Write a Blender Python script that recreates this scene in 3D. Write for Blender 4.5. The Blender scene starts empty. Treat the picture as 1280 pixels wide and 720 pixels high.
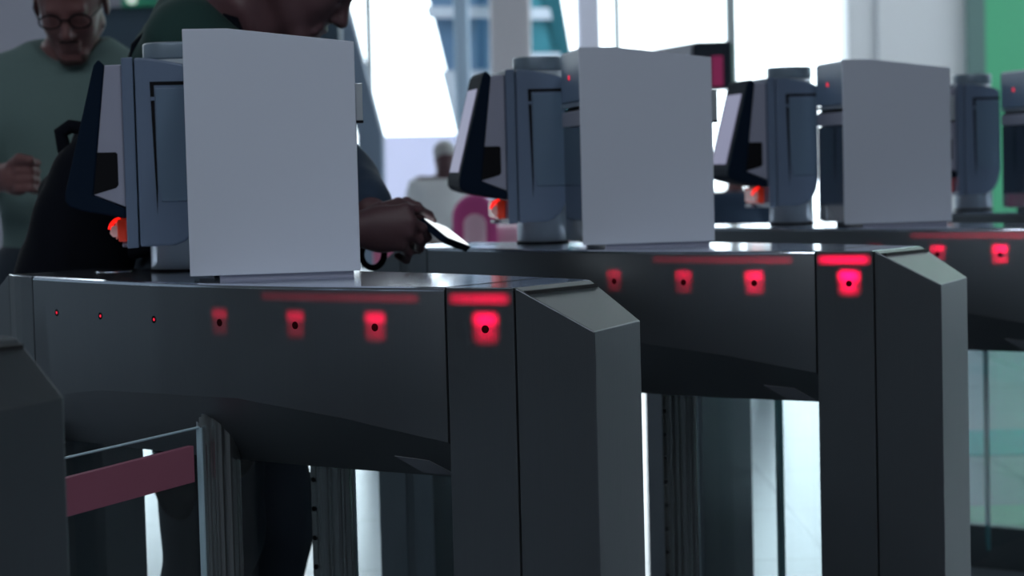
import bpy, bmesh, math, random
import numpy as np
from mathutils import Matrix, Vector
random.seed(7)
C = bpy.context.scene.collection
SC = bpy.context.scene
# ------------------------------------------------------------------ camera
YAW, PITCH, ROLL, FPX, CAMZ = 0.6420, 0.0573, 0.0256, 2740.75, 1.1699
Rv = Vector((math.cos(YAW), math.sin(YAW), 0)); Wv = Vector((-math.sin(YAW), math.cos(YAW), 0)); Zv = Vector((0, 0, 1))
F2 = Wv*math.cos(PITCH) - Zv*math.sin(PITCH); U2 = Wv*math.sin(PITCH) + Zv*math.cos(PITCH)
XC = Rv*math.cos(ROLL) - U2*math.sin(ROLL); YC = Rv*math.sin(ROLL) + U2*math.cos(ROLL)
cam = bpy.data.objects.new('camera', bpy.data.cameras.new('camera')); C.objects.link(cam)
M = Matrix.Identity(4)
for i in range(3):
    M[i][0] = XC[i]; M[i][1] = YC[i]; M[i][2] = -F2[i]
M[2][3] = CAMZ
cam.matrix_world = M
cam.data.sensor_width = 36; cam.data.lens = FPX*36/1280; cam.data.clip_start = .05; cam.data.clip_end = 300
cam.data.dof.use_dof = True; cam.data.dof.focus_distance = 3.12; cam.data.dof.aperture_fstop = 5.6
SC.camera = cam
# ------------------------------------------------------------------ world, exposure
w = bpy.data.worlds.new('sky'); SC.world = w; w.use_nodes = True
bgn = w.node_tree.nodes['Background']; bgn.inputs[0].default_value = (.86, .95, 1, 1); bgn.inputs[1].default_value = 4.0
SC.view_settings.view_transform = 'Standard'; SC.view_settings.look = 'None'
SC.view_settings.exposure = 0; SC.view_settings.gamma = 1
SC.cycles.use_denoising = True
SC.cycles.max_bounces = 10; SC.cycles.diffuse_bounces = 4; SC.cycles.transmission_bounces = 10; SC.cycles.transparent_max_bounces = 16
CEIL_LAMP = 17.5      # radiance of the added ceiling light panels
BEAM_W = .028         # power of one red sensor lamp
STRIP_W = .045

def H(l, d, z=0.):   # hall frame: metres to the right, metres forward, height
    return Vector((Rv.x*l + Wv.x*d, Rv.y*l + Wv.y*d, z))
def px(x, y, d):     # the point seen at a pixel, at a distance d along the hall
    du, dv = x-640, y-360
    a = du*math.cos(ROLL) - dv*math.sin(ROLL); b = du*math.sin(ROLL) + dv*math.cos(ROLL)
    v = a*Rv - b*U2 + FPX*F2
    t = d/(v.dot(Wv)); p = v*t
    return (p.dot(Rv), d, CAMZ + p.z)
# ------------------------------------------------------------------ materials
def mat(name, col, rough=.5, metal=0., bump=0., bscale=(60, 60, 60), var=0., emit=None, est=0., trans=0., ior=1.45, spec=.5, coat=0., sheen=0.):
    m = bpy.data.materials.new(name); m.use_nodes = True
    nt = m.node_tree; b = nt.nodes['Principled BSDF']
    b.inputs['Base Color'].default_value = (*col, 1); b.inputs['Roughness'].default_value = rough
    b.inputs['Metallic'].default_value = metal; b.inputs['IOR'].default_value = ior
    b.inputs['Specular IOR Level'].default_value = spec
    b.inputs['Transmission Weight'].default_value = trans
    b.inputs['Coat Weight'].default_value = coat
    b.inputs['Sheen Weight'].default_value = sheen
    if emit: b.inputs['Emission Color'].default_value = (*emit, 1); b.inputs['Emission Strength'].default_value = est
    if bump or var:
        tc = nt.nodes.new('ShaderNodeTexCoord'); mp = nt.nodes.new('ShaderNodeMapping'); nz = nt.nodes.new('ShaderNodeTexNoise')
        mp.inputs['Scale'].default_value = bscale; nz.inputs['Scale'].default_value = 1; nz.inputs['Detail'].default_value = 5
        nt.links.new(tc.outputs['Object'], mp.inputs[0]); nt.links.new(mp.outputs[0], nz.inputs[0])
        if bump:
            bp = nt.nodes.new('ShaderNodeBump'); bp.inputs['Strength'].default_value = bump; bp.inputs['Distance'].default_value = .002
            nt.links.new(nz.outputs['Fac'], bp.inputs['Height']); nt.links.new(bp.outputs[0], b.inputs['Normal'])
        if var:
            mx = nt.nodes.new('ShaderNodeMix'); mx.data_type = 'RGBA'
            mx.inputs[6].default_value = (*[c*(1-var) for c in col], 1); mx.inputs[7].default_value = (*[min(1, c*(1+var)) for c in col], 1)
            nt.links.new(nz.outputs['Fac'], mx.inputs[0]); nt.links.new(mx.outputs[2], b.inputs['Base Color'])
    return m
def glassmat(name, tint, rough=.0):
    m = bpy.data.materials.new(name); m.use_nodes = True; nt = m.node_tree; nt.nodes.remove(nt.nodes['Principled BSDF'])
    out = nt.nodes['Material Output']; tr = nt.nodes.new('ShaderNodeBsdfTransparent'); gl = nt.nodes.new('ShaderNodeBsdfGlossy')
    tr.inputs[0].default_value = (*tint, 1); gl.inputs['Roughness'].default_value = rough
    fr = nt.nodes.new('ShaderNodeFresnel'); fr.inputs[0].default_value = 1.45; mx = nt.nodes.new('ShaderNodeMixShader')
    gm = nt.nodes.new('ShaderNodeNewGeometry'); sb = nt.nodes.new('ShaderNodeMath'); sb.operation = 'SUBTRACT'; sb.inputs[0].default_value = 1; ml = nt.nodes.new('ShaderNodeMath'); ml.operation = 'MULTIPLY'
    nt.links.new(gm.outputs['Backfacing'], sb.inputs[1]); nt.links.new(sb.outputs[0], ml.inputs[0]); nt.links.new(fr.outputs[0], ml.inputs[1]); nt.links.new(ml.outputs[0], mx.inputs[0]); nt.links.new(tr.outputs[0], mx.inputs[1]); nt.links.new(gl.outputs[0], mx.inputs[2])
    nt.links.new(mx.outputs[0], out.inputs[0]); return m
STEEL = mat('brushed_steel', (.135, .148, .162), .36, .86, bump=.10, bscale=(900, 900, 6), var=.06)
STEELTOP = mat('brushed_steel_lit_top', (.66, .71, .80), .12, .95, var=.05, bscale=(6, 500, 500))  # paler than the side steel: bright window reflection put into the colour
DARKGAP = mat('dark_seam', (.01, .01, .012), .6)
SHEET = mat('painted_sheet', (.58, .62, .72), .55, .1, bump=.006, bscale=(40, 40, 40))
SHEETEDGE = mat('bare_sheet_edge', (.6, .65, .7), .35, .6)
FASCIA = mat('blue_grey_fascia', (.15, .22, .34), .4)
BLACKGLASS = mat('black_glass', (.015, .03, .05), .12, coat=.5)
CHROME = mat('satin_metal', (.62, .66, .70), .3, .85)
HOUSE = mat('slate_plastic', (.12, .165, .25), .45, bump=.02, bscale=(300, 300, 300))
HOUSE2 = mat('slate_plastic_cover', (.115, .17, .245), .42)
GREYPL = mat('light_grey_plastic', (.30, .31, .40), .5)
BEZEL = mat('navy_black_plastic', (.007, .014, .028), .7, spec=.03)
PILLAR = mat('grey_metal_pillar', (.50, .57, .64), .34, .35)
SCREEN = mat('lit_screen', (.06, .06, .1), .4, spec=.1, emit=(.62, .62, .95), est=.30)
REDPL = mat('red_plastic', (.55, .05, .03), .35, emit=(1, .06, .02), est=.10)
REDLIT = mat('glowing_red_ring', (.8, .02, .02), .3, emit=(1, .01, .005), est=1.4)
LENS = mat('clear_lens', (.7, .45, .45), .15, emit=(1, .4, .35), est=.10)
LEDRED = mat('red_led', (.5, 0, .02), .3, emit=(1, .02, .06), est=1.0)
POST = mat('anodised_post', (.22, .23, .23), .25, .9)
RUBBER = mat('black_rubber', (.006, .006, .008), .7, spec=.15)
HOLEB = mat('sensor_black', (.0015, .0015, .002), .5, spec=.05)
GLASS = glassmat('clear_glass', (.955, .98, .985), 0.0)
GLASSEDGE = mat('glass_edge', (.10, .27, .30), .2, spec=.6)
FLAPEDGE = mat('polished_glass_edge', (.45, .6, .68), .15, emit=None, coat=.6)
PINKFILM = mat('pink_film', (.36, .12, .18), .55)
STICKER = mat('grey_sticker', (.20, .21, .24), .5)
# ------------------------------------------------------------------ mesh helpers
def link(name, me, m=None, parent=None, smooth=False):
    o = bpy.data.objects.new(name, me); C.objects.link(o)
    if m is not None:
        for mm in (m if isinstance(m, (list, tuple)) else [m]): me.materials.append(mm)
    if parent is not None: o.parent = parent
    if smooth: me.polygons.foreach_set('use_smooth', [True]*len(me.polygons))
    return o
def tag(o, label=None, cat=None, group=None, kind=None):
    if label: o['label'] = label
    if cat: o['category'] = cat
    if group: o['group'] = group
    if kind: o['kind'] = kind
    return o
def empty(name, loc, label=None, cat=None, group=None, parent=None):
    o = bpy.data.objects.new(name, None); C.objects.link(o); o.location = loc; o.parent = parent
    o.empty_display_size = .1
    return tag(o, label, cat, group)
def bevel(o, wd, seg=2, ang=35):
    b = o.modifiers.new('bevel', 'BEVEL'); b.width = wd; b.segments = seg; b.limit_method = 'ANGLE'; b.angle_limit = math.radians(ang)
    b.harden_normals = False
    return o
def prism(name, pts, ext, m, parent=None, bev=0., seg=2):
    """pts: list of Vector (planar ring); ext: extrusion Vector"""
    bm = bmesh.new()
    a = [bm.verts.new(p) for p in pts]; b = [bm.verts.new(Vector(p)+Vector(ext)) for p in pts]
    bm.faces.new(a); bm.faces.new(list(reversed(b)))
    n = len(a)
    for i in range(n): bm.faces.new((a[i], b[i], b[(i+1) % n], a[(i+1) % n]))
    bmesh.ops.recalc_face_normals(bm, faces=bm.faces)
    me = bpy.data.meshes.new(name); bm.to_mesh(me); bm.free()
    o = link(name, me, m, parent)
    if bev: bevel(o, bev, seg)
    return o
def boxf(name, o0, ax, ay, az, m, parent=None, bev=0.):
    """box from corner o0 along three vectors"""
    o0, ax, ay, az = map(Vector, (o0, ax, ay, az))
    return prism(name, [o0, o0+ax, o0+ax+ay, o0+ay], az, m, parent, bev)
def cyl(name, c, r, h, m, parent=None, axis=(0, 0, 1), n=40, r2=None, bev=0.):
    """cylinder from base centre c along axis"""
    axis = Vector(axis).normalized(); u = axis.orthogonal().normalized(); v = axis.cross(u)
    bm = bmesh.new(); r2 = r if r2 is None else r2; c = Vector(c)
    a = [bm.verts.new(c + r*(math.cos(t)*u+math.sin(t)*v)) for t in [2*math.pi*i/n for i in range(n)]]
    b = [bm.verts.new(c + axis*h + r2*(math.cos(t)*u+math.sin(t)*v)) for t in [2*math.pi*i/n for i in range(n)]]
    bm.faces.new(a); bm.faces.new(list(reversed(b)))
    for i in range(n):
        f = bm.faces.new((a[i], b[i], b[(i+1) % n], a[(i+1) % n])); f.smooth = True
    bmesh.ops.recalc_face_normals(bm, faces=bm.faces)
    me = bpy.data.meshes.new(name); bm.to_mesh(me); bm.free()
    o = link(name, me, m, parent)
    if bev: bevel(o, bev, 3)
    return o
def tube(name, pts, r, m, parent=None, cyclic=False):
    cu = bpy.data.curves.new(name, 'CURVE'); cu.dimensions = '3D'; cu.bevel_depth = r; cu.bevel_resolution = 3
    sp = cu.splines.new('POLY'); sp.points.add(len(pts)-1); sp.use_cyclic_u = cyclic
    for i, p in enumerate(pts): sp.points[i].co = (*p, 1)
    o = bpy.data.objects.new(name, cu); C.objects.link(o)
    dg = bpy.context.evaluated_depsgraph_get(); me = bpy.data.meshes.new_from_object(o.evaluated_get(dg))
    bpy.data.objects.remove(o)
    return link(name, me, m, parent, smooth=True)
# ================================================================== THE HALL
def hbox(name, l0, l1, d0, d1, z0, z1, m, parent=None, bev=0.):
    return boxf(name, H(l0, d0, z0), H(l1-l0, 0), H(0, d1-d0), (0, 0, z1-z0), m, parent, bev)
def structure(o): o['kind'] = 'structure'; return o
def tilemat():
    m = mat('pale_floor_tile', (.31, .34, .38), .2, 0, spec=.3)
    nt = m.node_tree; b = nt.nodes['Principled BSDF']
    tc = nt.nodes.new('ShaderNodeTexCoord'); mp = nt.nodes.new('ShaderNodeMapping'); mp.inputs['Rotation'].default_value = (0, 0, -YAW)
    br = nt.nodes.new('ShaderNodeTexBrick'); br.offset = 0; br.inputs['Scale'].default_value = 1
    br.inputs['Brick Width'].default_value = .9; br.inputs['Row Height'].default_value = .9; br.inputs['Mortar Size'].default_value = .008
    br.inputs['Color1'].default_value = (.31, .34, .38, 1); br.inputs['Color2'].default_value = (.295, .325, .365, 1); br.inputs['Mortar'].default_value = (.2, .23, .26, 1)
    nt.links.new(tc.outputs['Object'], mp.inputs[0]); nt.links.new(mp.outputs[0], br.inputs[0]); nt.links.new(br.outputs[0], b.inputs['Base Color'])
    return m
WALLG = mat('grey_wall_paint', (.36, .36, .42), .8)
WALLD = mat('dark_wall_paint', (.035, .04, .045), .7)
WALLL = mat('left_wall_paint', (.16, .17, .17), .8)
CEILM = mat('ceiling_paint', (.14, .15, .16), .9)
WHITEP = mat('white_plaster', (.88, .89, .90), .7)
GREEN = mat('green_panel', (.13, .56, .30), .5)
SLATE = mat('slate_panel', (.05, .085, .12), .5)
FRAMEM = mat('grey_window_frame', (.30, .34, .34), .5)
WD = 16.0
floor = structure(hbox('floor', -12, 12, -8, 45, -.2, 0, tilemat()))
structure(hbox('ceiling', -12, 12, -8, 12.3, 6.0, 6.3, CEILM))
structure(hbox('ceiling', -2.5, 12, 12.3, 13.9, 6.0, 6.3, CEILM))  # gaps left as unseen skylights, added to light floor and far walls
structure(hbox('ceiling', -2.5, 1.0, 13.9, WD+.3, 6.0, 6.3, CEILM))
structure(hbox('ceiling', -12, -2.5, 15.2, WD+.3, 6.0, 6.3, CEILM))
for l in (-9, -4.5): structure(hbox('trim_6', l-.15, l+.15, 12.3, 15.2, 6.0, 6.3, CEILM))
structure(hbox('wall_back', -12, 12, -8.3, -8, 0, 6, WALLD))
structure(hbox('wall_right', 9, 9.3, -8, 9.5, 0, 6, WALLD))
structure(hbox('wall_right', 9, 9.3, 9.5, WD, 0, .5, WALLG))
structure(hbox('wall_right', 9, 9.3, 9.5, WD, 5.4, 6, WALLG))
structure(hbox('added_window_right', 9.1, 9.12, 9.5, WD, .5, 5.4, glassmat('right_glass', (.85, .87, .9))))  # unseen window, added to light the white pier and green wall
structure(hbox('wall_left', -9.3, -9, -8, 4, 0, 6, WALLL))
structure(hbox('wall_left', -9.3, -9, 4, WD, 0, .4, WALLL))
structure(hbox('wall_left', -9.3, -9, 4, WD, 4.5, 6, WALLL))
# front (window) wall: grey stretch, glazed stretch, white pier, green panel
L = lambda x, y=80, d=WD: px(x, y, d)[0]
lw0, lw1 = -7.4, L(1056)  # glazing carried on out of view at left, added to light the floor
structure(hbox('wall_front', -12, lw0, WD, WD+.3, 0, 6, WALLL))
structure(hbox('wall_front', px(-150, 60, 14)[0], px(128, 60, 14)[0], 14, 14.3, 0, 6, WALLG))
structure(hbox('wall_front', lw0, lw1, WD, WD+.3, 5.2, 6, WALLG))
structure(hbox('wall_front', lw1, L(1212), WD-.15, WD+.3, 0, 6, WHITEP, bev=.02))
structure(hbox('wall_front', L(1212), 12, WD, WD+.3, 0, 6, GREEN))
structure(hbox('trim_1', L(1202), L(1224), WD-.22, WD-.13, 0, 6, mat('sage_door_frame', (.16, .27, .25), .6)))
structure(hbox('trim_2', L(1092)-.01, L(1092)+.01, WD-.17, WD-.14, 0, 6, mat('pier_joint', (.55, .57, .6), .7)))  # thin grey joint line down the white pier
win = structure(empty('window_1', H((lw0+lw1)/2, WD+.1, 0)))
for x in (-700, -400, -100, 180, 461, 773, 916):
    l = L(x); wd = .035 if x == 916 else .022
    o = hbox('mullion', l-wd, l+wd, WD+.05, WD+.15, 0, 5.2, FRAMEM, bev=.004); o.parent = win; o.matrix_parent_inverse = Matrix.Translation(-win.location)
for z in (.0, 5.1):
    o = hbox('window_rail', lw0, lw1, WD+.05, WD+.15, z, z+.1, FRAMEM); o.parent = win; o.matrix_parent_inverse = Matrix.Translation(-win.location)
o = hbox('window_pane', lw0, lw1, WD+.09, WD+.10, .1, 5.1, glassmat('window_glass', (.97, .99, 1))); o.parent = win; o.matrix_parent_inverse = Matrix.Translation(-win.location)
o = hbox('added_window_left', -9.2, -9.15, 4, WD, .4, 4.5, glassmat('side_glass', (.22, .24, .26))); structure(o)  # unseen side window with darkened glass, added to brighten the gate sides
# column standing in front of the glazing
def post_between(name, x0, x1, d, z0, z1, m, label, cat, th=.4):
    l0, l1 = px(x0, 60, d)[0], px(x1, 60, d)[0]
    o = hbox(name, l0, l1, d, d+th, z0, z1, m, bev=.02); return tag(o, label, cat)
structure(post_between('trim_3', 613, 664, 14.5, 0, 6, mat('warm_white_column', (.74, .70, .72), .8), None, None))
structure(post_between('trim_4', 723, 751, 15.2, 0, 6, mat('lilac_white_column', (.80, .80, .90), .8), None, None))
structure(post_between('trim_5', 568, 587, 15.0, 0, 6, mat('pale_blue_column', (.40, .52, .62), .8), None, None, .2))
# building outside
bld = empty('office_building', H(L(600), 20, 0), 'dark blue glazed building seen outside through the hall window, with a slanted edge', 'building')
def outside(name, pts, d, th, m, parent):
    P = [H(*px(x, y, d)) for x, y in pts]
    o = prism(name, P, H(0, th), m, parent); o.matrix_parent_inverse = Matrix.Translation(-parent.location); return o
BLUEW = mat('blue_building_glass', (.10, .17, .27), .3); TEALW = mat('teal_building_glass', (.03, .15, .19), .3)
PALEB = mat('pale_mauve_band', (.42, .43, .50), .8)
outside('facade', [(470, -270), (578, 172), (584, 500), (612, 500), (612, -270)], 20, 2, BLUEW, bld)
outside('facade', [(664, 500), (664, -270), (612, -270), (612, 500)], 20.2, 2, PALEB, bld)
for y0, y1 in ((8, 22), (88, 210)):
    outside('floor_band', [(530 + .24*y0, y0), (530 + .24*y1, y1), (612, y1), (612, y0)], 19.9, .08, PALEB, bld)
outside('window_strip', [(596, -250), (596, 6), (608, 6), (608, -250)], 19.8, .08, mat('deep_blue_window', (.03, .08, .15), .3), bld)
outside('window_strip', [(596, 24), (596, 86), (608, 86), (608, 24)], 19.8, .08, bpy.data.materials['deep_blue_window'], bld)
bld2 = empty('tower_block', H(L(685), 24, 0), 'teal building wedge outside between the two pale columns, narrowing to its slanted right edge', 'building')
outside('facade', [(655, -270), (655, 500), (790, 500), (700, 72), (612, -270)], 24, 2, TEALW, bld2)
outside('floor_band', [(655, 10), (655, 24), (690, 24), (687, 10)], 23.9, .08, PALEB, bld2)
outside('floor_band', [(655, 66), (655, 78), (704, 78), (700, 66)], 23.9, .08, PALEB, bld2)
sl = tag(prism('slanted_beam', [H(*px(x, y, 14)) for x, y in [(345, -180), (386, -180), (478, 168), (482, 560), (452, 560), (446, 168)]], H(0, .3), mat('slate_beam', (.20, .26, .34), .6), bev=.01),
    'slate blue leaning beam in the hall just right of the nearest tall grey panel', 'beam')
# left background
part = empty('overhead_panel', H(*px(165, 300, 12.5)[:2], 1.3), 'dark slate overhead panel with a green band on top, far behind both men', 'sign')  # raised bottom and rods added so the floor reflection stays bright
def inpart(o, parent): o.parent = parent; o.matrix_parent_inverse = Matrix.Translation(-parent.location); return o
l0, l1 = px(122, 60, 12.5)[0], px(425, 60, 12.5)[0]; zt = px(165, 9, 12.5)[2]
inpart(hbox('panel', l0, l1, 12.5, 12.7, 1.3, zt, SLATE, bev=.01), part)
for q in (l0+.06, l1-.06): inpart(cyl('hanger_rod', H(q, 12.6, zt), .02, 6.0-zt, CHROME), part)
inpart(hbox('green_band', px(150, 5, 12.4)[0], px(196, 5, 12.4)[0], 12.45, 12.65, zt, zt+.3, mat('green_band', (.05, .38, .22), .5)), part)
inpart(hbox('top_rail', l0, px(150, 5, 12.4)[0], 12.45, 12.65, zt, zt+.3, WALLG), part)
inpart(hbox('top_rail', px(196, 5, 12.4)[0], l1, 12.45, 12.65, zt, zt+.3, WALLG), part)
inpart(cyl('round_lamp', H(*px(165, -1, 12.4)), .03, .03, mat('lit_disc', (.7, .8, .7), .4, emit=(.8, 1, .85), est=.5), axis=-Wv), part)
# ceiling lamps, added out of view to brighten the tall panels and far walls
LAMPM = mat('lamp_diffuser', (.9, .9, .9), .5, emit=(.86, .93, 1), est=CEIL_LAMP)
for l, d in [(l, d) for l in (-5.4, -2.0, 1.4) for d in (-4.5, -1.0)]+[(l, 9.5) for l in (-6.5, 5.6, 8.0)]:
        c = H(l, d, 5.94); t = empty('added_ceiling_light', c, 'long rectangular light panel added out of view in the hall ceiling', 'ceiling light', 'added ceiling lights')
        o = boxf('frame', -(Rv*.35+Wv*1.05), Rv*.7, Wv*2.1, (0, 0, .06), CHROME, t)
        o = boxf('diffuser', -(Rv*.3+Wv*1.0)+Zv*-.012, Rv*.6, Wv*2.0, (0, 0, .012), LAMPM, t)
# teal and pale green bands laid on the floor, far right
structure(tag(hbox('floor_stripe', px(1150, 540, 8.6)[0], 7, 8.35, 9.1, 0, .003, mat('teal_band', (.04, .30, .32), .25))))['kind'] = 'structure'
structure(hbox('floor_stripe', px(1150, 640, 6.9)[0], 7, 6.75, 7.15, 0, .003, mat('pale_green_band', (.20, .42, .28), .25)))
# ================================================================== THE GATES
GC = Vector((-2.36, 2.53, 0)); STEP = 1.05
FX = [-.6975, -.587, -.54, -.47, -.39, -.31, -.24, -.16, -.09, 0, .06, .13, .21, .29, .36, .43, .51, .58, .6975]
FY = [0, -.034, -.058, -.078, -.100, -.120, -.136, -.152, -.165, -.176, -.181, -.1845, -.185, -.1825, -.178, -.171, -.158, -.145, -.125]
fr = lambda x: float(np.interp(x, FX, FY))
bk = lambda x: -fr(-x)
ZLX = [-.58, -.43, -.35, -.26, -.11, .09, .21, .30, .475]; ZLY = [.793, .800, .813, .823, .828, .831, .820, .811, .784]
zlow = lambda x: float(np.interp(x, ZLX, ZLY))
HOLES = [-.392, -.251, -.099, .058, .2135, .3586, .5356]
def gate_proto():
    g = empty('turnstile_gate', GC)
    # head: curved hollow body, its sides tucked in underneath
    N = 48; xs = np.linspace(-.4735, .4735, N)
    bm = bmesh.new(); loops = []
    def loop(fn): return [bm.verts.new(fn(x, -1)) for x in xs] + [bm.verts.new(fn(x, 1)) for x in xs[::-1]]
    side = lambda x, s: fr(x) if s < 0 else bk(x)
    zl = lambda x, s: zlow(x) if s < 0 else zlow(-x)
    b0 = .006
    loops.append(loop(lambda x, s: (x, side(x, s)-s*b0, 1.0)))
    loops.append(loop(lambda x, s: (x, side(x, s)-s*b0*.3, 1.0-b0*.3)))
    loops.append(loop(lambda x, s: (x, side(x, s), 1.0-b0)))
    loops.append(loop(lambda x, s: (x, side(x, s), zl(x, s))))
    loops.append(loop(lambda x, s: (x, side(x, s)*.52, .723)))
    bm.faces.new(loops[0]); bm.faces.new(list(reversed(loops[-1])))
    n = len(loops[0])
    for a, b in zip(loops[:-1], loops[1:]):
        for i in range(n):
            f = bm.faces.new((a[i], a[(i+1) % n], b[(i+1) % n], b[i]))
    bm.faces.ensure_lookup_table()
    bmesh.ops.recalc_face_normals(bm, faces=bm.faces)
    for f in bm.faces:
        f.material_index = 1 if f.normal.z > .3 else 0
        f.smooth = abs(f.normal.z) < .95 and abs(f.normal.x) < .9
    # keep the tuck-in edge crisp
    for e in bm.edges:
        if len(e.link_faces) == 2 and e.link_faces[0].normal.angle(e.link_faces[1].normal) > .5: e.smooth = False
    me = bpy.data.meshes.new('head'); bm.to_mesh(me); bm.free()
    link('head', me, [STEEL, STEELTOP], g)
    # legs and end caps at both ends (the body is the same when turned half round)
    for s in (1, -1):
        t = lambda x, y: Vector((s*x, s*y, 0))
        xs2 = [.4765, .50, .52, .545, .5785]
        pl = [t(x, fr(x)) for x in xs2] + [t(x, bk(x)) for x in xs2[::-1]]
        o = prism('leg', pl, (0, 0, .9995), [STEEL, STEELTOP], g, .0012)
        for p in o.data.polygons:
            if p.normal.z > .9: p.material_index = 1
        e = [(.5815, -.1447), (.6975, -.125), (.687, .002), (.5815, .036)]
        bm = bmesh.new()
        lo = [bm.verts.new(t(*q)) for q in e]
        up = [bm.verts.new(t(*q)+Vector((0, 0, z))) for q, z in zip(e, (.9995, .941, .9463, .9995))]
        bm.faces.new(lo); bm.faces.new(up)
        for q in range(4): bm.faces.new((lo[q], lo[(q+1) % 4], up[(q+1) % 4], up[q]))
        bmesh.ops.recalc_face_normals(bm, faces=bm.faces)
        me = bpy.data.meshes.new('end_cap'); bm.to_mesh(me); bm.free()
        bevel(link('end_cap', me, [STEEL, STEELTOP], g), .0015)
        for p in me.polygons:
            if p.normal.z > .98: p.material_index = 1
        # dark core seen in the joints
        ce = [(.50, fr(.50)+.006), (.60, -.1355), (.60, .028), (.50, bk(.50)-.006)]
        prism('joint_core', [t(*q)+Zv*.72 for q in ce], (0, 0, .275), DARKGAP, g)
        ce = [(.50, -.146), (.60, -.1355), (.60, .028), (.50, .055)]
        prism('joint_core', [t(*q) for q in ce], (0, 0, .72), DARKGAP, g)
        # sheet of glass filling the opening beside the leg
        a, b = (.055, .474)
        gl = boxf('infill_glass', t(a, -.004)+Zv*.12, t(b-a, 0), t(0, .008), (0, 0, .6), GLASS, g)
        boxf('bottom_rail', t(.03, -.02)+Zv*0, t(.45, 0), t(0, .04), (0, 0, .12), STEEL, g, .003)
        # fluted hinge post with its bolt strip
        pc = t(-.010, -.120); n = 72; pts = []
        for i in range(n):
            a = 2*math.pi*i/n; r = .0305 - (.0022 if i % 9 in (3, 4) else 0) - (.001 if i % 9 in (2, 5) else 0)
            pts.append(pc + Vector((math.cos(a)*r, math.sin(a)*r, 0)))
        po = prism('hinge_post', pts, (0, 0, .835), POST, g)
        if s > 0: boxf('clamp_strip', pc+Vector((-.0335, -.016, 0)), (.004, 0, 0), (0, .012, 0), (0, 0, .82), CHROME, po, .001)
        else: boxf('clamp_strip', pc+Vector((-.0345, -.020, 0)), (.013, 0, 0), (0, .024, 0), (0, 0, .80), POST, po, .001)
        vis = [(.705, .13)]
        for i in range(9 if s < 0 else 0):
            z = .712 - i*.0475
            # bolts on the strip face that looks along the lane
            yy = -.017 if s > 0 else .011
            cyl('bolt', pc+Vector((-.028, -.0198, z)), .0042, .0016, RUBBER, po, axis=(0, -1, 0), n=16)
        # flap of glass with its pink film
        gx = -.022
        y0, y1 = -.152, -.480
        q = [(y0, .145), (y0, .778), (y1+.015, .762), (y1, .748), (y1, .16), (y1+.015, .145)]
        fl = prism('glass_flap', [t(gx-.005, y)+Zv*z for y, z in q], t(.010, 0), GLASS, g, 0)
        tube('polished_edge', [t(gx, y)+Zv*z for y, z in q[1:4]], .0022, FLAPEDGE, fl)
        boxf('polished_edge', t(gx-.0052, y0-.0005)+Zv*.145, t(.0104, 0), t(0, .003), (0, 0, .633), FLAPEDGE, fl)
        boxf('polished_edge', t(gx-.0052, y1-.002)+Zv*.16, t(.0104, 0), t(0, .004), (0, 0, .588), GLASSEDGE, fl)
        st = prism('pink_stripe', [t(gx-.0060, y)+Zv*z for y, z in ((-.170, .752), (-.170, .697), (-.470, .678), (-.470, .733))], t(.012, 0), PINKFILM, fl)
        st['label'] = 'pink film stripe'
        # clamp between post and glass
        for z in (.25,): boxf('glass_clamp', t(gx-.012, -.165)+Zv*z, t(.024, 0), t(0, .03), (0, 0, .04), CHROME, fl, .002)
    # light barrier holes, both faces; the back ones send, the front ones receive
    for i, x in enumerate(HOLES):
        nf = Vector((-(fr(x+.01)-fr(x-.01))/.02*-1, -1, 0)); nf = Vector(((fr(x+.01)-fr(x-.01))/.02, -1, 0)).normalized()
        s = cyl('sensor', Vector((x, fr(x), .9424))-nf*.002, .0056, .0026, HOLEB, g, axis=nf, n=24)
        if i < 3: cyl('sensor_lens', Vector((x+.0012, fr(x), .9424))+nf*.0005, .0022, .0008, LEDRED, s, axis=nf, n=12)
        nb = Vector((-(bk(x+.01)-bk(x-.01))/.02, 1, 0)).normalized()
        s = cyl('sensor', Vector((x, bk(x), .9424))-nb*.002, .0056, .0026, HOLEB, g, axis=nb, n=24)
    # red beams of the sending side
    def beam(name, x, z, wx, wz, power, spread):
        ld = bpy.data.lights.new(name, 'AREA'); ld.shape = 'RECTANGLE'; ld.size = wx; ld.size_y = wz; ld.spread = math.radians(spread)
        ld.energy = power; ld.color = (1, .0, .045)
        lo = bpy.data.objects.new(name, ld); C.objects.link(lo); lo.parent = g
        lo.location = (x, bk(x)+.012, z); lo.rotation_euler = (math.radians(90), 0, 0)
    for x, pw in zip(HOLES[3:], (.45, .55, .8, .36)):
        beam('beam_lamp', x, .944, .028, .034, BEAM_W*.45*pw, 1.8)
        beam('beam_lamp', x, .956, .030, .010, BEAM_W*.6*pw, 1.6)  # second lamp per hole, added to brighten the patch's upper part
    beam('strip_lamp', .21, .984, .44, .004, STRIP_W*.45, 1.6)
    beam('strip_lamp', .526, .984, .085, .004, STRIP_W*.12, 1.6)
    # sticker on the tucked-in side near the leg
    def under(x, k): return Vector((x, fr(x)*(1-.48*k), zlow(x)+(.723-zlow(x))*k))
    q = [under(.345, .62), under(.405, .62), under(.432, .93), under(.375, .93)]
    nrm = (q[1]-q[0]).cross(q[3]-q[0]).normalized(); nrm = nrm if nrm.y < 0 else -nrm
    prism('rating_plate', [p+nrm*.0004 for p in q], nrm*.0012, STICKER, g)
    cyl('access_cap', (-.44, .075, .9995), .032, .0016, STEELTOP, g)
    # ---------------- tall sheet-metal unit with front fascia
    A = Vector((-.036, -.145, 0)); e1 = Vector((.668, .744, 0)); e2 = Vector((-.703, .711, 0))
    LN, WN = .262, .225
    P = lambda a, b, z: A+e1*a+e2*b+Zv*(1+z)
    prof = [(0, .008), (LN, .008), (LN, .3618), (.068, .3845), (0, .3845)]
    th = .005
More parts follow.
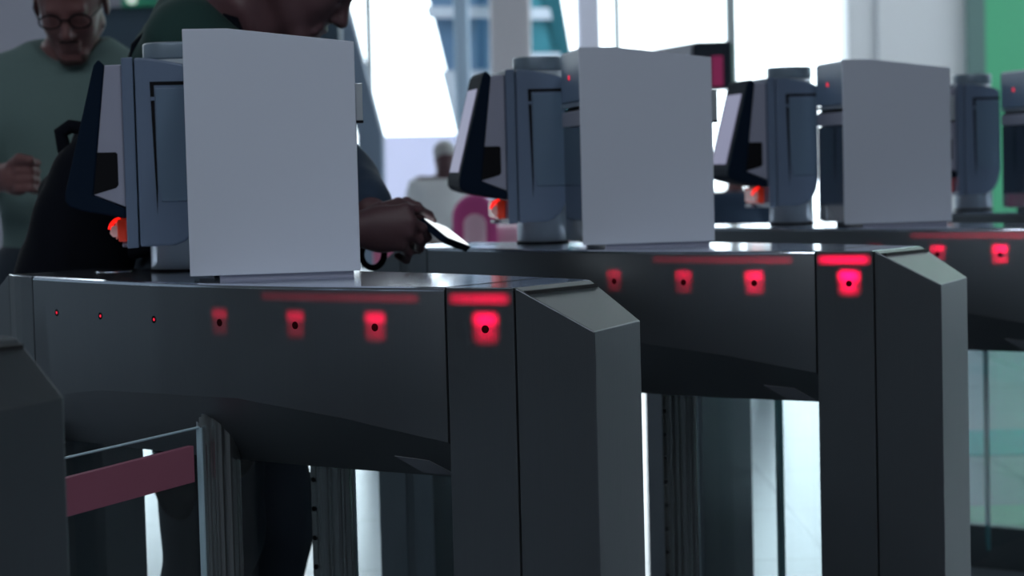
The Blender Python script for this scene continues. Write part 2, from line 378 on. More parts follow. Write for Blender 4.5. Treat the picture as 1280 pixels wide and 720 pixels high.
    un = empty('tall_panel_unit', P(LN/2, WN/2, 0), parent=g)
    off = -un.location
    def U(o): o.parent = un; o.matrix_parent_inverse = Matrix.Translation(off); return o
    U(prism('side_sheet', [P(a, 0, z) for a, z in prof], e2*th, SHEET, None, .0012))
    U(prism('side_sheet', [P(max(a, .013), WN-th, z) for a, z in prof], e2*th, SHEET, None, .0012))
    U(boxf('rear_sheet', P(LN-th, th, .008), e1*th, e2*(WN-2*th), (0, 0, .352), SHEET))
    U(prism('top_sheet', [P(a, th, z) for a, z in ((.006, .3835), (.068, .3835), (LN-.001, .3608), (LN-.001, .358), (.068, .3805), (.006, .3805))], e2*(WN-2*th), SHEET))
    U(boxf('upper_fascia', P(.002, th, .284), e1*.01, e2*(WN-th), (0, 0, .096), FASCIA, bev=.002))
    U(cyl('red_indicator', P(.002, WN*.56, .332), .0048, .0015, LEDRED, axis=-e1, n=16))
    U(boxf('slot_lip', P(.002, th, .274), e1*.03, e2*(WN-th), (0, 0, .008), CHROME))
    U(boxf('slot_recess', P(.008, th, .262), e1*.022, e2*(WN-th), (0, 0, .008), RUBBER))
    U(boxf('grey_band', P(.002, th, .236), e1*.01, e2*(WN-th), (0, 0, .030), GREYPL, bev=.002))
    U(boxf('glass_window', P(.005, th, .012), e1*.008, e2*(WN-th), (0, 0, .222), BLACKGLASS))
    hl = U(boxf('side_catch', P(LN, .004, .240), e1*.011, e2*.016, (0, 0, .058), SHEETEDGE, bev=.001))
    o = boxf('catch_end', P(LN, .003, .2975), e1*.0115, e2*.018, (0, 0, .004), RUBBER, hl); o.matrix_parent_inverse = hl.matrix_parent_inverse.copy()
    o.parent = un
    o = boxf('catch_end', P(LN, .003, .2365), e1*.0115, e2*.018, (0, 0, .004), RUBBER); U(o)
    U(boxf('foot_plate', P(.045, .006, 0), e1*(LN-.055), e2*(WN-.012), (0, 0, .0085), GREYPL))
    # ---------------- reader terminal on its round pillar
    c = Vector((-.33, .13, 0)); u = Vector((-.70, -.714, 0)).normalized(); wn = Vector((.714, -.70, 0)).normalized()
    Q = lambda a, b, z: c+u*a+wn*b+Zv*(1+z)
    tm = empty('ticket_reader', Q(0, 0, 0), parent=g); off2 = -tm.location
    def V(o): o.parent = tm; o.matrix_parent_inverse = Matrix.Translation(off2); return o
    def vprism(name, pts, w0, w1, m, bev=0., seg=2): return V(prism(name, [Q(a, w0, z) for a, z in pts], wn*(w1-w0), m, None, bev, seg))
    V(cyl('pillar', Q(0, 0, -.001), .053, .358, PILLAR, n=56))
    V(cyl('pillar_foot_ring', Q(0, 0, 0), .0545, .004, RUBBER, n=56))
    V(cyl('pillar_cap', Q(0, 0, .357), .0545, .029, mat('grey_pillar_cap', (.20, .26, .32), .35, .3), n=56, bev=.004))
    vprism('housing', [(.068, .046), (.01, .047), (-.006, .053), (-.020, .066), (-.030, .085), (-.036, .115), (-.036, .333), (-.030, .339), (-.014, .345), (.02, .352), (.045, .356), (.068, .357)], -.075, .12, HOUSE, .004)
    vprism('front_frame', [(.089, .044), (.070, .045), (.070, .358), (.089, .357)], -.075, .12, HOUSE, .002)
    # arched recess, its shaded groove given as thin black strips on both faces
    for s, b in ((1, .12), (-1, -.075)):
        vprism('dark_groove_strip', [(.044, .317), (.038, .095), (.036, .14), (.037, .311), (-.035, .311), (-.035, .317)], b, b+s*.0008, RUBBER)
        vprism('recess_cover', [(.0355, .306), (.0355, .16), (.030, .12), (-.0345, .12), (-.0345, .306)], b, b+s*.0022, HOUSE2, .0015)
        vprism('cover_clip', [(.043, .292), (.0365, .292), (.0365, .286), (.043, .286)], b, b+s*.003, HOUSE)
    vprism('display_back', [(.089, .347), (.117, .346), (.141, .133), (.089, .112)], -.060, .104, GREYPL, .002)
    vprism('dark_opening_plate', [(.137, .203), (.103, .203), (.100, .200), (.100, .149), (.104, .144), (.145, .133)], .103, .1046, RUBBER)  # flat black plate, the cavity's shade put into its colour
    vprism('dark_opening_plate', [(.137, .203), (.103, .203), (.100, .200), (.100, .149), (.104, .144), (.145, .133)], -.0606, -.059, RUBBER)
    bz = [(.134, .346), (.126, .356), (.116, .346), (.141, .133), (.0895, .110), (.0895, .093), (.162, .108), (.181, .115), (.187, .124), (.187, .137)]
    vprism('bezel', bz, -.085, .107, BEZEL, .0035, 3)
    # lit screen lying on the sloping front
    a0, z0, a1, z1 = .187, .137, .134, .346
    dv = Vector((a1-a0, z1-z0)); nn = Vector((dv.y, -dv.x)).normalized()
    pt = lambda t, k: (a0+dv.x*t+nn.x*k, z0+dv.y*t+nn.y*k)
    vprism('screen', [pt(.07, .0002), pt(.88, .0002), pt(.88, .0012), pt(.07, .0012)], -.066, .074, SCREEN)
    vprism('scanner_body', [(.089, .092), (.106, .092), (.104, .054), (.089, .054)], -.045, .075, REDPL, .003)
    arc = [Q(.100+.015*math.cos(t), .076, .078+.014*math.sin(t)) for t in [math.pi*(.45-.5*i/8) for i in range(9)]]
    V(tube('glow_ring', [Q(.100+.018*math.cos(math.pi*(.5-.45*i/8)), bb, .072+.02*math.sin(math.pi*(.5-.45*i/8))) for bb in (.07,) for i in range(9)], .0035, REDLIT))
    vprism('scan_window', [(.106, .086), (.1085, .086), (.1085, .058), (.106, .058)], -.035, .062, LENS, .001)
    vprism('lens', [(.105, .083), (.116, .080), (.118, .068), (.113, .062), (.105, .062)], .058, .074, LENS, .002)
    vprism('tray', [(.089, .042), (.100, .042), (.100, .050), (.089, .050)], -.07, -.01, GREYPL, .002)
    return g
def copy_tree(o, parent=None):
    c = o.copy(); C.objects.link(c); c.parent = parent
    if o.parent is not None: c.matrix_parent_inverse = o.matrix_parent_inverse.copy()
    for ch in list(o.children): copy_tree(ch, c)
    return c
G0 = gate_proto()
labels = {0: 'steel turnstile gate in full view at front left, its pale tall panel the largest',
          -1: 'nearest turnstile gate, only its dark sloped end showing in the lower left corner',
          1: 'steel turnstile gate right behind the front left one, carrying the middle tall panel',
          2: 'steel turnstile gate whose tall darker grey panel stands before the white wall',
          3: 'farthest turnstile gate, cut by the right edge, before the green wall'}
tag(G0, labels[0], 'turnstile', 'row of turnstile gates')
for k in (-1, 1, 2, 3):
    g = copy_tree(G0); g.location = GC + Vector((0, STEP*k, 0)); tag(g, labels[k], 'turnstile', 'row of turnstile gates')
#PEOPLE
# ================================================================== PEOPLE
# Bodies are one continuous surface grown around a skeleton of rounded limbs (signed distances, then a surface net).
def seg(a, b, ra, rb=None, k=.03, sub=False): return ('c', np.array(a, float), np.array(b, float), ra, ra if rb is None else rb, k, sub)
def ell(c, r, R=None, k=.03, sub=False): return ('e', np.array(c, float), np.array(r, float), np.eye(3) if R is None else R, 0, k, sub)
def bounds(prims, pad):
    lo = np.full(3, 1e9); hi = -lo
    for p in prims:
        if p[6]: continue
        if p[0] == 'c':
            r = max(p[3], p[4]); lo = np.minimum(lo, np.minimum(p[1], p[2])-r); hi = np.maximum(hi, np.maximum(p[1], p[2])+r)
        else:
            r = p[2].max(); lo = np.minimum(lo, p[1]-r); hi = np.maximum(hi, p[1]+r)
    return lo-pad, hi+pad
def field(prims, lo, n, h, pad):
    F = np.full(n, .2, np.float32)
    for p in prims:
        if p[0] == 'c': r = max(p[3], p[4]); l = np.minimum(p[1], p[2])-r; u = np.maximum(p[1], p[2])+r
        else: r = p[2].max(); l = p[1]-r; u = p[1]+r
        i0 = np.clip(np.floor((l-pad-lo)/h).astype(int), 0, n); i1 = np.clip(np.ceil((u+pad-lo)/h).astype(int)+1, 0, n)
        if (i1 <= i0).any(): continue
        ax = [(lo[a]+h*np.arange(i0[a], i1[a])) for a in range(3)]
        X, Y, Z = np.meshgrid(*ax, indexing='ij', sparse=True)
        if p[0] == 'c':
            a, b = p[1], p[2]; d = b-a; L2 = max(d@d, 1e-12)
            t = np.clip(((X-a[0])*d[0]+(Y-a[1])*d[1]+(Z-a[2])*d[2])/L2, 0, 1)
            D = np.sqrt((X-a[0]-t*d[0])**2+(Y-a[1]-t*d[1])**2+(Z-a[2]-t*d[2])**2) - (p[3]+(p[4]-p[3])*t)
        else:
            c, r, R = p[1], p[2], p[3]
            q = [(X-c[0])*R[0][i]+(Y-c[1])*R[1][i]+(Z-c[2])*R[2][i] for i in range(3)]
            k0 = np.sqrt(sum((q[i]/r[i])**2 for i in range(3))); k1 = np.sqrt(sum((q[i]/r[i]**2)**2 for i in range(3)))+1e-9
            D = k0*(k0-1)/k1
        S = F[i0[0]:i1[0], i0[1]:i1[1], i0[2]:i1[2]]; k = p[5]
        if p[6]:
            hh = np.maximum(k-np.abs(S+D), 0)/k; F[i0[0]:i1[0], i0[1]:i1[1], i0[2]:i1[2]] = np.maximum(S, -D)+hh*hh*k*.25
        else:
            hh = np.maximum(k-np.abs(S-D), 0)/k; F[i0[0]:i1[0], i0[1]:i1[1], i0[2]:i1[2]] = np.minimum(S, D)-hh*hh*k*.25
    return F
def surface_net(F, lo, h):
    ins = F < 0
    n = np.array(F.shape)-1
    corners = [(i, j, k) for i in (0, 1) for j in (0, 1) for k in (0, 1)]
    sl = lambda A, c: A[c[0]:c[0]+n[0], c[1]:c[1]+n[1], c[2]:c[2]+n[2]]
    cnt = sum(sl(ins, c).astype(np.int8) for c in corners)
    act = np.argwhere((cnt > 0) & (cnt < 8))
    idx = -np.ones(n, np.int32); idx[tuple(act.T)] = np.arange(len(act))
    acc = np.zeros((len(act), 3)); num = np.zeros(len(act))
    vals = {c: F[act[:, 0]+c[0], act[:, 1]+c[1], act[:, 2]+c[2]] for c in corners}
    for c in corners:
        for a in range(3):
            if c[a]: continue
            e = list(c); e[a] = 1; e = tuple(e); v0, v1 = vals[c], vals[e]
            m = (v0 < 0) != (v1 < 0); t = np.where(m, v0/(v0-v1+1e-12), 0)
            P = np.tile(np.array(c, float), (len(act), 1)); P[:, a] = t
            acc[m] += P[m]; num[m] += 1
    V = (act+acc/num[:, None])*h+lo
    quads = []
    for a in range(3):
        b, c = (a+1) % 3, (a+2) % 3
        A = np.argwhere(np.take(ins, range(F.shape[a]-1), a) != np.take(ins, range(1, F.shape[a]), a))
        A = A[(A[:, b] > 0) & (A[:, c] > 0) & (A[:, b] < n[b]) & (A[:, c] < n[c])]
        eb = np.zeros(3, int); eb[b] = 1; ec = np.zeros(3, int); ec[c] = 1
        q = np.stack([idx[tuple((A-eb-ec).T)], idx[tuple((A-ec).T)], idx[tuple(A.T)], idx[tuple((A-eb).T)]], 1)
        flip = ~ins[tuple(A.T)]; q[flip] = q[flip][:, ::-1]
        quads.append(q)
    Q = np.concatenate(quads); Q = Q[(Q >= 0).all(1)]
    return V, Q
def grow(name, prims, h, m, parent, infl=0., cuts=(), wave=None):
    """prims live in hall coordinates (right, forward, up)"""
    pad = .03+infl
    lo, hi = bounds(prims, pad+.01); n = np.ceil((hi-lo)/h).astype(int)+1
    F = field(prims, lo, n, h, pad) - infl
    X, Y, Z = np.meshgrid(*[(lo[a]+h*np.arange(n[a])) for a in range(3)], indexing='ij', sparse=True)
    if wave: F = F + wave(X, Y, Z)
    for c in cuts: F = np.maximum(F, c(X, Y, Z))
    V, Q = surface_net(F.astype(np.float32), lo, h)
    Wd = np.stack([Rv.x*V[:, 0]+Wv.x*V[:, 1], Rv.y*V[:, 0]+Wv.y*V[:, 1], V[:, 2]], 1)
    if parent is not None: Wd = Wd-np.array(parent.location)
    me = bpy.data.meshes.new(name); me.from_pydata(Wd.tolist(), [], Q.tolist()); me.update()
    o = link(name, me, m, parent, smooth=True)
    return o
def head_prims(c, F, U, s=1.):
    c = np.array(c, float); F = np.array(F, float); F /= np.linalg.norm(F); U = np.array(U, float); U -= F*(U@F); U /= np.linalg.norm(U)
    Sd = np.cross(U, F); R = np.stack([F, Sd, U], 1)
    p = lambda f, sd, u: c+(F*f+Sd*sd+U*u)*s
    L = [ell(p(-.012, 0, .035), np.array((.100, .077, .086))*s, R, .02),
         ell(p(.030, 0, -.030), np.array((.066, .060, .084))*s, R, .03),
         ell(p(-.03, 0, -.03), np.array((.065, .058, .07))*s, R, .03)]
    for q in (-1, 1):
        L += [seg(p(-.005, q*.050, -.062), p(.062, q*.014, -.104), .021*s, .017*s, .02), ell(p(.055, q*.034, -.028), np.array((.026, .022, .024))*s, R, .02),
              ell(p(-.008, q*.080, -.012), np.array((.018, .007, .031))*s, R, .006)]
    L += [seg(p(.070, -.012, -.106), p(.070, .012, -.106), .018*s, None, .02),
          seg(p(.082, -.034, .016), p(.082, .034, .016), .011*s, None, .015),
          seg(p(.086, 0, .006), p(.111, 0, -.036), .0085*s, .0115*s, .012), seg(p(.100, -.011, -.041), p(.100, .011, -.041), .0085*s, None, .006)]
    for q in (-1, 1):
        L += [ell(p(.100, q*.032, -.002), np.array((.016, .017, .012))*s, R, .008, True), ell(p(.078, q*.031, -.003), np.array((.0125,)*3)*s, R, .003),
              ell(p(.104, q*.0065, -.049), np.array((.004, .0035, .003))*s, R, .003, True)]
    L += [seg(p(.087, -.018, -.068), p(.090, .018, -.068), .0075*s, None, .006), seg(p(.086, -.015, -.081), p(.086, .015, -.081), .0078*s, None, .006),
          seg(p(.099, -.020, -.0745), p(.099, .020, -.0745), .0028*s, None, .003, True)]
    return L, p, R
def P2(x, y, d): return np.array(px(x, y, d))
SKIN = mat('skin', (.10, .05, .058), .5, bump=.05, bscale=(200, 200, 200), var=.12)
SKIN2 = mat('skin_ruddy', (.15, .065, .065), .5, bump=.05, bscale=(200, 200, 200), var=.12)
DKGREEN = mat('dark_green_knit', (.012, .042, .038), .9, bump=.3, bscale=(500, 500, 200), var=.15)
GRGREEN = mat('grey_green_jersey', (.12, .185, .18), .9, bump=.1, bscale=(300, 300, 300), var=.08)
BLACKC = mat('black_nylon', (.003, .004, .008), .85, spec=.12, bump=.2, bscale=(200, 200, 200))
NAVY = mat('navy_cloth', (.02, .04, .075), .85, bump=.2, bscale=(300, 300, 300))
TROUS = mat('charcoal_trousers', (.018, .028, .042), .85, bump=.2, bscale=(300, 300, 300))
HAIRM = mat('brown_hair', (.03, .022, .02), .7, bump=.6, bscale=(400, 400, 60))
SHOE = mat('black_shoe_leather', (.01, .01, .012), .4)
folds = lambda a, f, ph=0.: (lambda X, Y, Z: a*np.sin(f*(Z+.6*X)+ph+2*np.sin(9*X+5*Y))*np.sin(.37*f*(X-Y)+1.3*ph))
def shoe_prims(a, dirv):
    a = np.array(a, float); dirv = np.array(dirv, float)
    return [seg(a*[1, 1, 0]+[0, 0, .045]-dirv*.05, a*[1, 1, 0]+[0, 0, .036]+dirv*.13, .043, .034, .02), seg(a*[1, 1, 0]+[0, 0, .05], a*[1, 1, 0]+[0, 0, .10], .046, .045, .03)]
def zcut(z, above=True): return (lambda X, Y, Z: (z-Z)+0*X+0*Y) if above else (lambda X, Y, Z: (Z-z)+0*X+0*Y)

# ---- man looking down at his phone between the first two gates
d0 = 4.19
hc = np.array((-.366, d0-.03, 1.540)); Fh = np.array((.75, -.10, -.66)); Uh = np.array((.66, 0, .75))
hd, hp, hR = head_prims(hc, Fh, Uh)
root = empty('person', H(-.55, d0, 0), 'man in dark green top between two gates, head bowed over the phone in his hands', 'person')
sh_r, sh_l = np.array((-.575, d0-.185, 1.400)), np.array((-.575, d0+.185, 1.400))
wr_r = P2(437, 287, 4.0); el_r = P2(345, 296, 3.96); wr_l = P2(462, 262, 4.17); el_l = P2(430, 232, 4.34)
torso = [ell((-.585, d0, 1.20), (.125, .175, .20), None, .08), ell((-.59, d0, 1.34), (.115, .17, .12), None, .08), ell((-.59, d0, .98), (.125, .165, .13), None, .08),
         seg(sh_r+[0, .03, .0], sh_l-[0, .03, 0], .072, None, .06), seg((-.565, d0-.06, 1.43), (-.565, d0+.06, 1.43), .065, None, .06)]
neck = [seg((-.555, d0, 1.43), hp(-.035, 0, -.055), .062, .056, .03), seg((-.50, d0, 1.415), hp(.022, 0, -.092), .050, .036, .03)]
armr = [seg(sh_r, el_r, .055, .043, .04), seg(el_r, wr_r, .042, .028, .02)]
arml = [seg(sh_l, el_l, .055, .043, .04), seg(el_l, wr_l, .042, .028, .02)]
hips = [(-.60, d0-.09, .92), (-.58, d0+.09, .92)]
kn_r, an_r = P2(268, 650, d0-.06), P2(215, 905, d0-.06); kn_l, an_l = P2(338, 640, d0+.10), P2(306, 905, d0+.10)
an_r[2] = an_l[2] = .09
legs = [seg(hips[0], kn_r, .088, .060, .04), seg(kn_r, an_r, .060, .036, .03), seg(hips[1], kn_l, .088, .060, .04), seg(kn_l, an_l, .060, .036, .03)]
feet = [seg(a, a+np.array((.12, 0, -.05)), .034, .028, .02) for a in (an_r, an_l)]
def finger(pts, r=.0098, k=.004):
    q = [P2(*p) for p in pts]; return [seg(a, b, r*(1-.07*i), r*(1-.07*(i+1)), k) for i, (a, b) in enumerate(zip(q[:-1], q[1:]))]
hand = []
kn = [(507, 262, 3.985), (513, 276, 3.975), (511, 291, 3.975), (503, 306, 3.985)]
for k_ in kn: hand.append(seg(wr_r, P2(*k_), .022, .0125, .018))
hand.append(ell(P2(476, 287, 3.99), (.040, .022, .040), None, .02))
hand += finger([kn[0], (524, 262, 4.0), (536, 269, 4.03), (541, 276, 4.055)])
hand += finger([kn[1], (528, 285, 3.99), (534, 297, 4.02), (528, 302, 4.05)])
hand += finger([kn[2], (524, 300, 3.99), (525, 310, 4.02), (516, 308, 4.05)])
hand += finger([kn[3], (511, 316, 4.0), (508, 325, 4.025), (497, 320, 4.045)], .0088)
hand += [seg(wr_r, P2(474, 262, 4.02), .018, .015, .012)] + finger([(474, 262, 4.02), (498, 254, 4.04), (518, 264, 4.045), (530, 272, 4.045)], .0115)
lh = [seg(wr_l, P2(485, 275, 4.13), .022, .018, .015), ell(P2(490, 282, 4.12), (.032, .026, .028), None, .015)]
lh += finger([(490, 262, 4.12), (508, 252, 4.11), (522, 258, 4.09), (531, 268, 4.075)])
for j in range(3): lh += finger([(500, 285+9*j, 4.12), (520, 292+9*j, 4.11), (530-3*j, 298+7*j, 4.08), (522-3*j, 300+7*j, 4.06)], .0092)
grow('body', torso+neck+hd+armr+arml+legs+feet+hand+lh, .0042, SKIN, root)
collar = lambda X, Y, Z: (Z-1.455)*.8 + (X+.52)*.75
grow('green_top', torso+armr[:1]+[seg(el_r, el_r+(wr_r-el_r)*.75, .045, .036, .02)]+neck, .006, DKGREEN, root, .014, (zcut(1.09), collar), folds(.005, 42))
grow('navy_sleeve', [arml[0], seg(el_l, el_l+(wr_l-el_l)*.8, .048, .040, .02), seg(sh_l+(el_l-sh_l)*.5, el_l, .058, .055, .03)], .006, NAVY, root, .014, (), folds(.004, 60, 1.))
grow('trousers', [ell((-.59, d0, .98), (.125, .165, .10), None, .08)]+legs+[seg(kn_r, an_r, .070, .062, .03), seg(kn_l, an_l, .070, .062, .03), seg(hips[0], kn_r, .102, .082, .04), seg(hips[1], kn_l, .09, .072, .04)], .008, TROUS, root, .012, (zcut(1.02, False), zcut(.10)), folds(.005, 30, 2.))
grow('jacket_round_waist', [ell((-.59, d0, 1.06), (.142, .182, .11), None, .04), seg(P2(262, 400, 4.08), P2(232, 590, 4.06), .09, .052, .04), seg(P2(262, 400, 4.08), P2(285, 560, 4.02), .09, .06, .04), seg(P2(232, 590, 4.06), P2(226, 628, 4.06), .052, .035, .04)], .008, BLACKC, root, 0, (), folds(.005, 50, .4))
grow('hair', [ell(hp(-.016, 0, .038), (.106, .083, .092), hR, .02), ell(hp(-.06, 0, -.03), (.05, .068, .06), hR, .03)], .005, HAIRM, root, 0, ((lambda X, Y, Z: -((-(X-hc[0])*hR[0][0]-(Y-hc[1])*hR[1][0]-(Z-hc[2])*hR[2][0])*.85+((X-hc[0])*hR[0][2]+(Y-hc[1])*hR[1][2]+(Z-hc[2])*hR[2][2])*.55-.008)),), folds(.002, 160))
for a in (an_r, an_l): grow('shoe', shoe_prims(a, (1, 0, 0)), .007, SHOE, root, 0, (zcut(.0),))
# dark watch strap at the lower wrist
wc = P2(466, 318, 4.05)
tube('wrist_strap', [H(*(wc+np.array((math.cos(t)*.021, math.sin(t)*.012, math.sin(t)*.024)))) - root.location for t in [2*math.pi*i/28 for i in range(28)]], .006, BLACKC, root, True)
# phone
pA = P2(521, 278, 4.0); Lw = np.array((.040, .128, -.022)); Ww = np.array((.040, -.034, -.034)); Lw = Lw/np.linalg.norm(Lw)*.140; Ww -= Lw*(Ww@Lw)/(Lw@Lw); Ww = Ww/np.linalg.norm(Ww)*.066
nn_ = np.cross(Lw, Ww); nn_ /= np.linalg.norm(nn_); nn_ = nn_ if nn_[2] > 0 else -nn_
ph = empty('smartphone', H(*pA), 'slim dark smartphone with a window reflection painted as screen glow, held out over the second gate', 'phone')
rr = .010; cs = []
for (sx, sy) in ((0, 0), (1, 0), (1, 1), (0, 1)):
    for i in range(6):
        t = math.pi/2*i/5 + (math.pi + math.pi/2*[(0, 0), (1, 0), (1, 1), (0, 1)].index((sx, sy)))
        cx = rr if sx == 0 else .140-rr; cy = rr if sy == 0 else .066-rr
        cs.append((cx+rr*math.cos(t), cy+rr*math.sin(t)))
lu, wu = Lw/.140, Ww/.066
hz = lambda v: Vector(H(*v))
prism('case', [hz(lu*a+wu*b) for a, b in cs], hz(nn_*.013), BEZEL, ph, .001)
prism('screen', [hz(lu*(.004+a*.945)+wu*(.003+b*.91)+nn_*.0131) for a, b in cs], hz(nn_*.0006), mat('phone_screen_reflection', (.05, .06, .07), .12, emit=(.9, .97, 1), est=1.3), ph)  # emission stands in for the white window reflection on the screen
# backpack on his back
bp_ = empty('backpack', H(*P2(130, 300, d0)), 'bulging black backpack on the back of the man in dark green', 'backpack')
bpk = []
for q in (-.08, .08):
    w4 = [(130, 176, .055), (110, 256, .085), (98, 345, .108), (108, 400, .095)]
    for (xa, ya, ra), (xb, yb, rb) in zip(w4[:-1], w4[1:]): bpk.append(seg(P2(xa, ya, d0+q), P2(xb, yb, d0+q), ra, rb, .04))
grow('bag_body', bpk, .008, BLACKC, bp_, 0, (), folds(.006, 36, .8))
tube('carry_handle', [H(*P2(x, y, d0-.05)) - bp_.location for x, y in ((112, 205), (92, 196), (80, 186), (76, 166), (88, 158), (102, 160), (116, 178))], .014, BLACKC, bp_)
for s_ in (-1, 1): tube('shoulder_strap', [H(*q) - bp_.location for q in ((-.70, d0+.12*s_, 1.30), (-.68, d0+.13*s_, 1.40), (-.60, d0+.13*s_, 1.475), (-.50, d0+.13*s_, 1.44), (-.455, d0+.13*s_, 1.32), (-.46, d0+.15*s_, 1.15), (-.56, d0+.19*s_, 1.05), (-.70, d0+.16*s_, 1.02))], .012, BLACKC, bp_)

# ---- man in the grey green t-shirt waiting behind
d1 = 5.2
hc = P2(88, 1, d1); Fh = np.array((.03, -.87, -.5)); Uh = np.array((0, -.5, .87)); hd, hp, hR = head_prims(hc, Fh, Uh, 1.03)
root = empty('person', H(-1.05, d1+.08, 0), 'bearded man in a grey green t-shirt and glasses, fist raised, at far left', 'person')
cx_ = -1.055; dt = d1+.12
sh_r, sh_l = P2(2, 112, dt), P2(166, 112, dt)
torso = [ell((cx_, dt, 1.16), (.165, .115, .22), None, .08), ell((cx_, dt, 1.31), (.175, .11, .12), None, .08), ell((cx_, dt, .96), (.165, .12, .13), None, .08),
         seg(sh_r+[.03, 0, 0], sh_l-[.03, 0, 0], .065, None, .07), seg((cx_-.06, dt, 1.425), (cx_+.06, dt, 1.425), .06, None, .07)]
neck = [seg((cx_, dt-.01, 1.43), hp(-.035, 0, -.06), .064, .058, .03)]
el_r = P2(-42, 246, d1); wr_r = P2(0, 222, d1-.17); el_l = P2(205, 250, dt+.03); wr_l = P2(196, 345, d1)
arms = [seg(sh_r, el_r, .054, .042, .04), seg(el_r, wr_r, .040, .027, .02), seg(sh_l, el_l, .054, .042, .04), seg(el_l, wr_l, .040, .027, .02)]
hips = [(cx_-.10, dt, .92), (cx_+.065, dt, .92)]; kns = [(cx_-.14, dt-.04, .49), (cx_+.02, dt+.02, .49)]; ans = [(cx_-.15, dt, .09), (cx_+.02, dt+.08, .09)]
legs = []
for a, b, c_ in zip(hips, kns, ans): legs += [seg(a, b, .088, .06, .04), seg(b, c_, .06, .036, .03), seg(c_, np.array(c_)+[0, -.12, -.05], .034, .028, .02)]
hand = [ell(P2(22, 222, d1-.19), (.036, .034, .040), None, .02), seg(wr_r, P2(18, 222, d1-.19), .028, .030, .02)]
for j in range(4):
    y = 203+11*j; hand += finger([(22, y, d1-.225), (38, y-1, d1-.235), (46, y+1, d1-.215), (42, y+3, d1-.175)], .0105, .005)
hand += finger([(14, 206, d1-.21), (24, 198, d1-.235), (38, 200, d1-.25)], .012, .006)
lh = [seg(wr_l, wr_l+[.0, -.01, -.09], .028, .030, .02)]
for j in range(4): q = wr_l+np.array((-.03+.02*j, -.01, -.09)); lh += [seg(q, q+[0, -.005, -.045], .010, .009, .004), seg(q+[0, -.005, -.045], q+[0, -.03, -.07], .009, .008, .004)]
lh += [seg(wr_l+[-.02, -.02, -.02], wr_l+[-.045, -.03, -.07], .012, .010, .006)]
grow('body', torso+neck+hd+arms+legs+hand+lh, .0055, SKIN2, root)
neckcut = lambda X, Y, Z: (Z-1.462)+.35*(dt-Y-.06)*-1*0 - .0 + .45*np.maximum(0, (dt-.0)-Y)
grow('t_shirt', torso+[seg(sh_r, sh_r+(el_r-sh_r)*.68, .062, .058, .04), seg(sh_l, sh_l+(el_l-sh_l)*.68, .062, .058, .04)]+neck, .008, GRGREEN, root, .016, (zcut(.86), lambda X, Y, Z: (Z-1.498)+.7*np.maximum(0, dt-Y-.0)*np.exp(-((X-cx_)/.09)**2)), folds(.007, 26, .5))
grow('trousers', [ell((cx_, dt, .96), (.165, .12, .10), None, .08)]+[l for i, l in enumerate(legs) if i % 3 < 2]+[seg(b, c_, .07, .06, .03) for b, c_ in zip(kns, ans)], .01, TROUS, root, .016, (zcut(1.0, False), zcut(.1)), folds(.005, 30, 2.))
grow('beard', [seg(hp(-.004, q*.052, -.060), hp(.062, q*.014, -.104), .0225, .020, .015) for q in (-1, 1)]+[seg(hp(.070, -.012, -.108), hp(.070, .012, -.108), .021, None, .02), seg(hp(.092, -.022, -.058), hp(.092, .022, -.058), .006, None, .01)], .005, mat('short_stubble', (.05, .028, .026), .8), root, -.0015, (), folds(.0012, 200))
hcut = lambda X, Y, Z: -((-(X-hc[0])*hR[0][0]-(Y-hc[1])*hR[1][0]-(Z-hc[2])*hR[2][0])*.7+((X-hc[0])*hR[0][2]+(Y-hc[1])*hR[1][2]+(Z-hc[2])*hR[2][2])*.72-.045)
grow('hair', [ell(hp(-.014, 0, .038), (.109, .085, .094), hR, .02)], .005, HAIRM, root, 0, (hcut,), folds(.002, 160))
for a in ans: grow('shoe', shoe_prims(a, (0, -1, 0)), .008, SHOE, root, 0, (zcut(.0),))
gl_ = []
for q in (-1, 1):
    tube('glasses_rim', [H(*hp(.100+.0*math.cos(t), q*.034+.025*math.cos(t), -.004+.017*math.sin(t))) - root.location for t in [2*math.pi*i/20 for i in range(20)]], .0022, RUBBER, root, True)
    tube('glasses_temple', [H(*hp(.098, q*.059, .004)) - root.location, H(*hp(.04, q*.078, .004)) - root.location, H(*hp(-.01, q*.083, .002)) - root.location], .002, RUBBER, root)
tube('glasses_bridge', [H(*hp(.101, -.010, .0)) - root.location, H(*hp(.107, 0, .003)) - root.location, H(*hp(.101, .010, .0)) - root.location], .002, RUBBER, root)

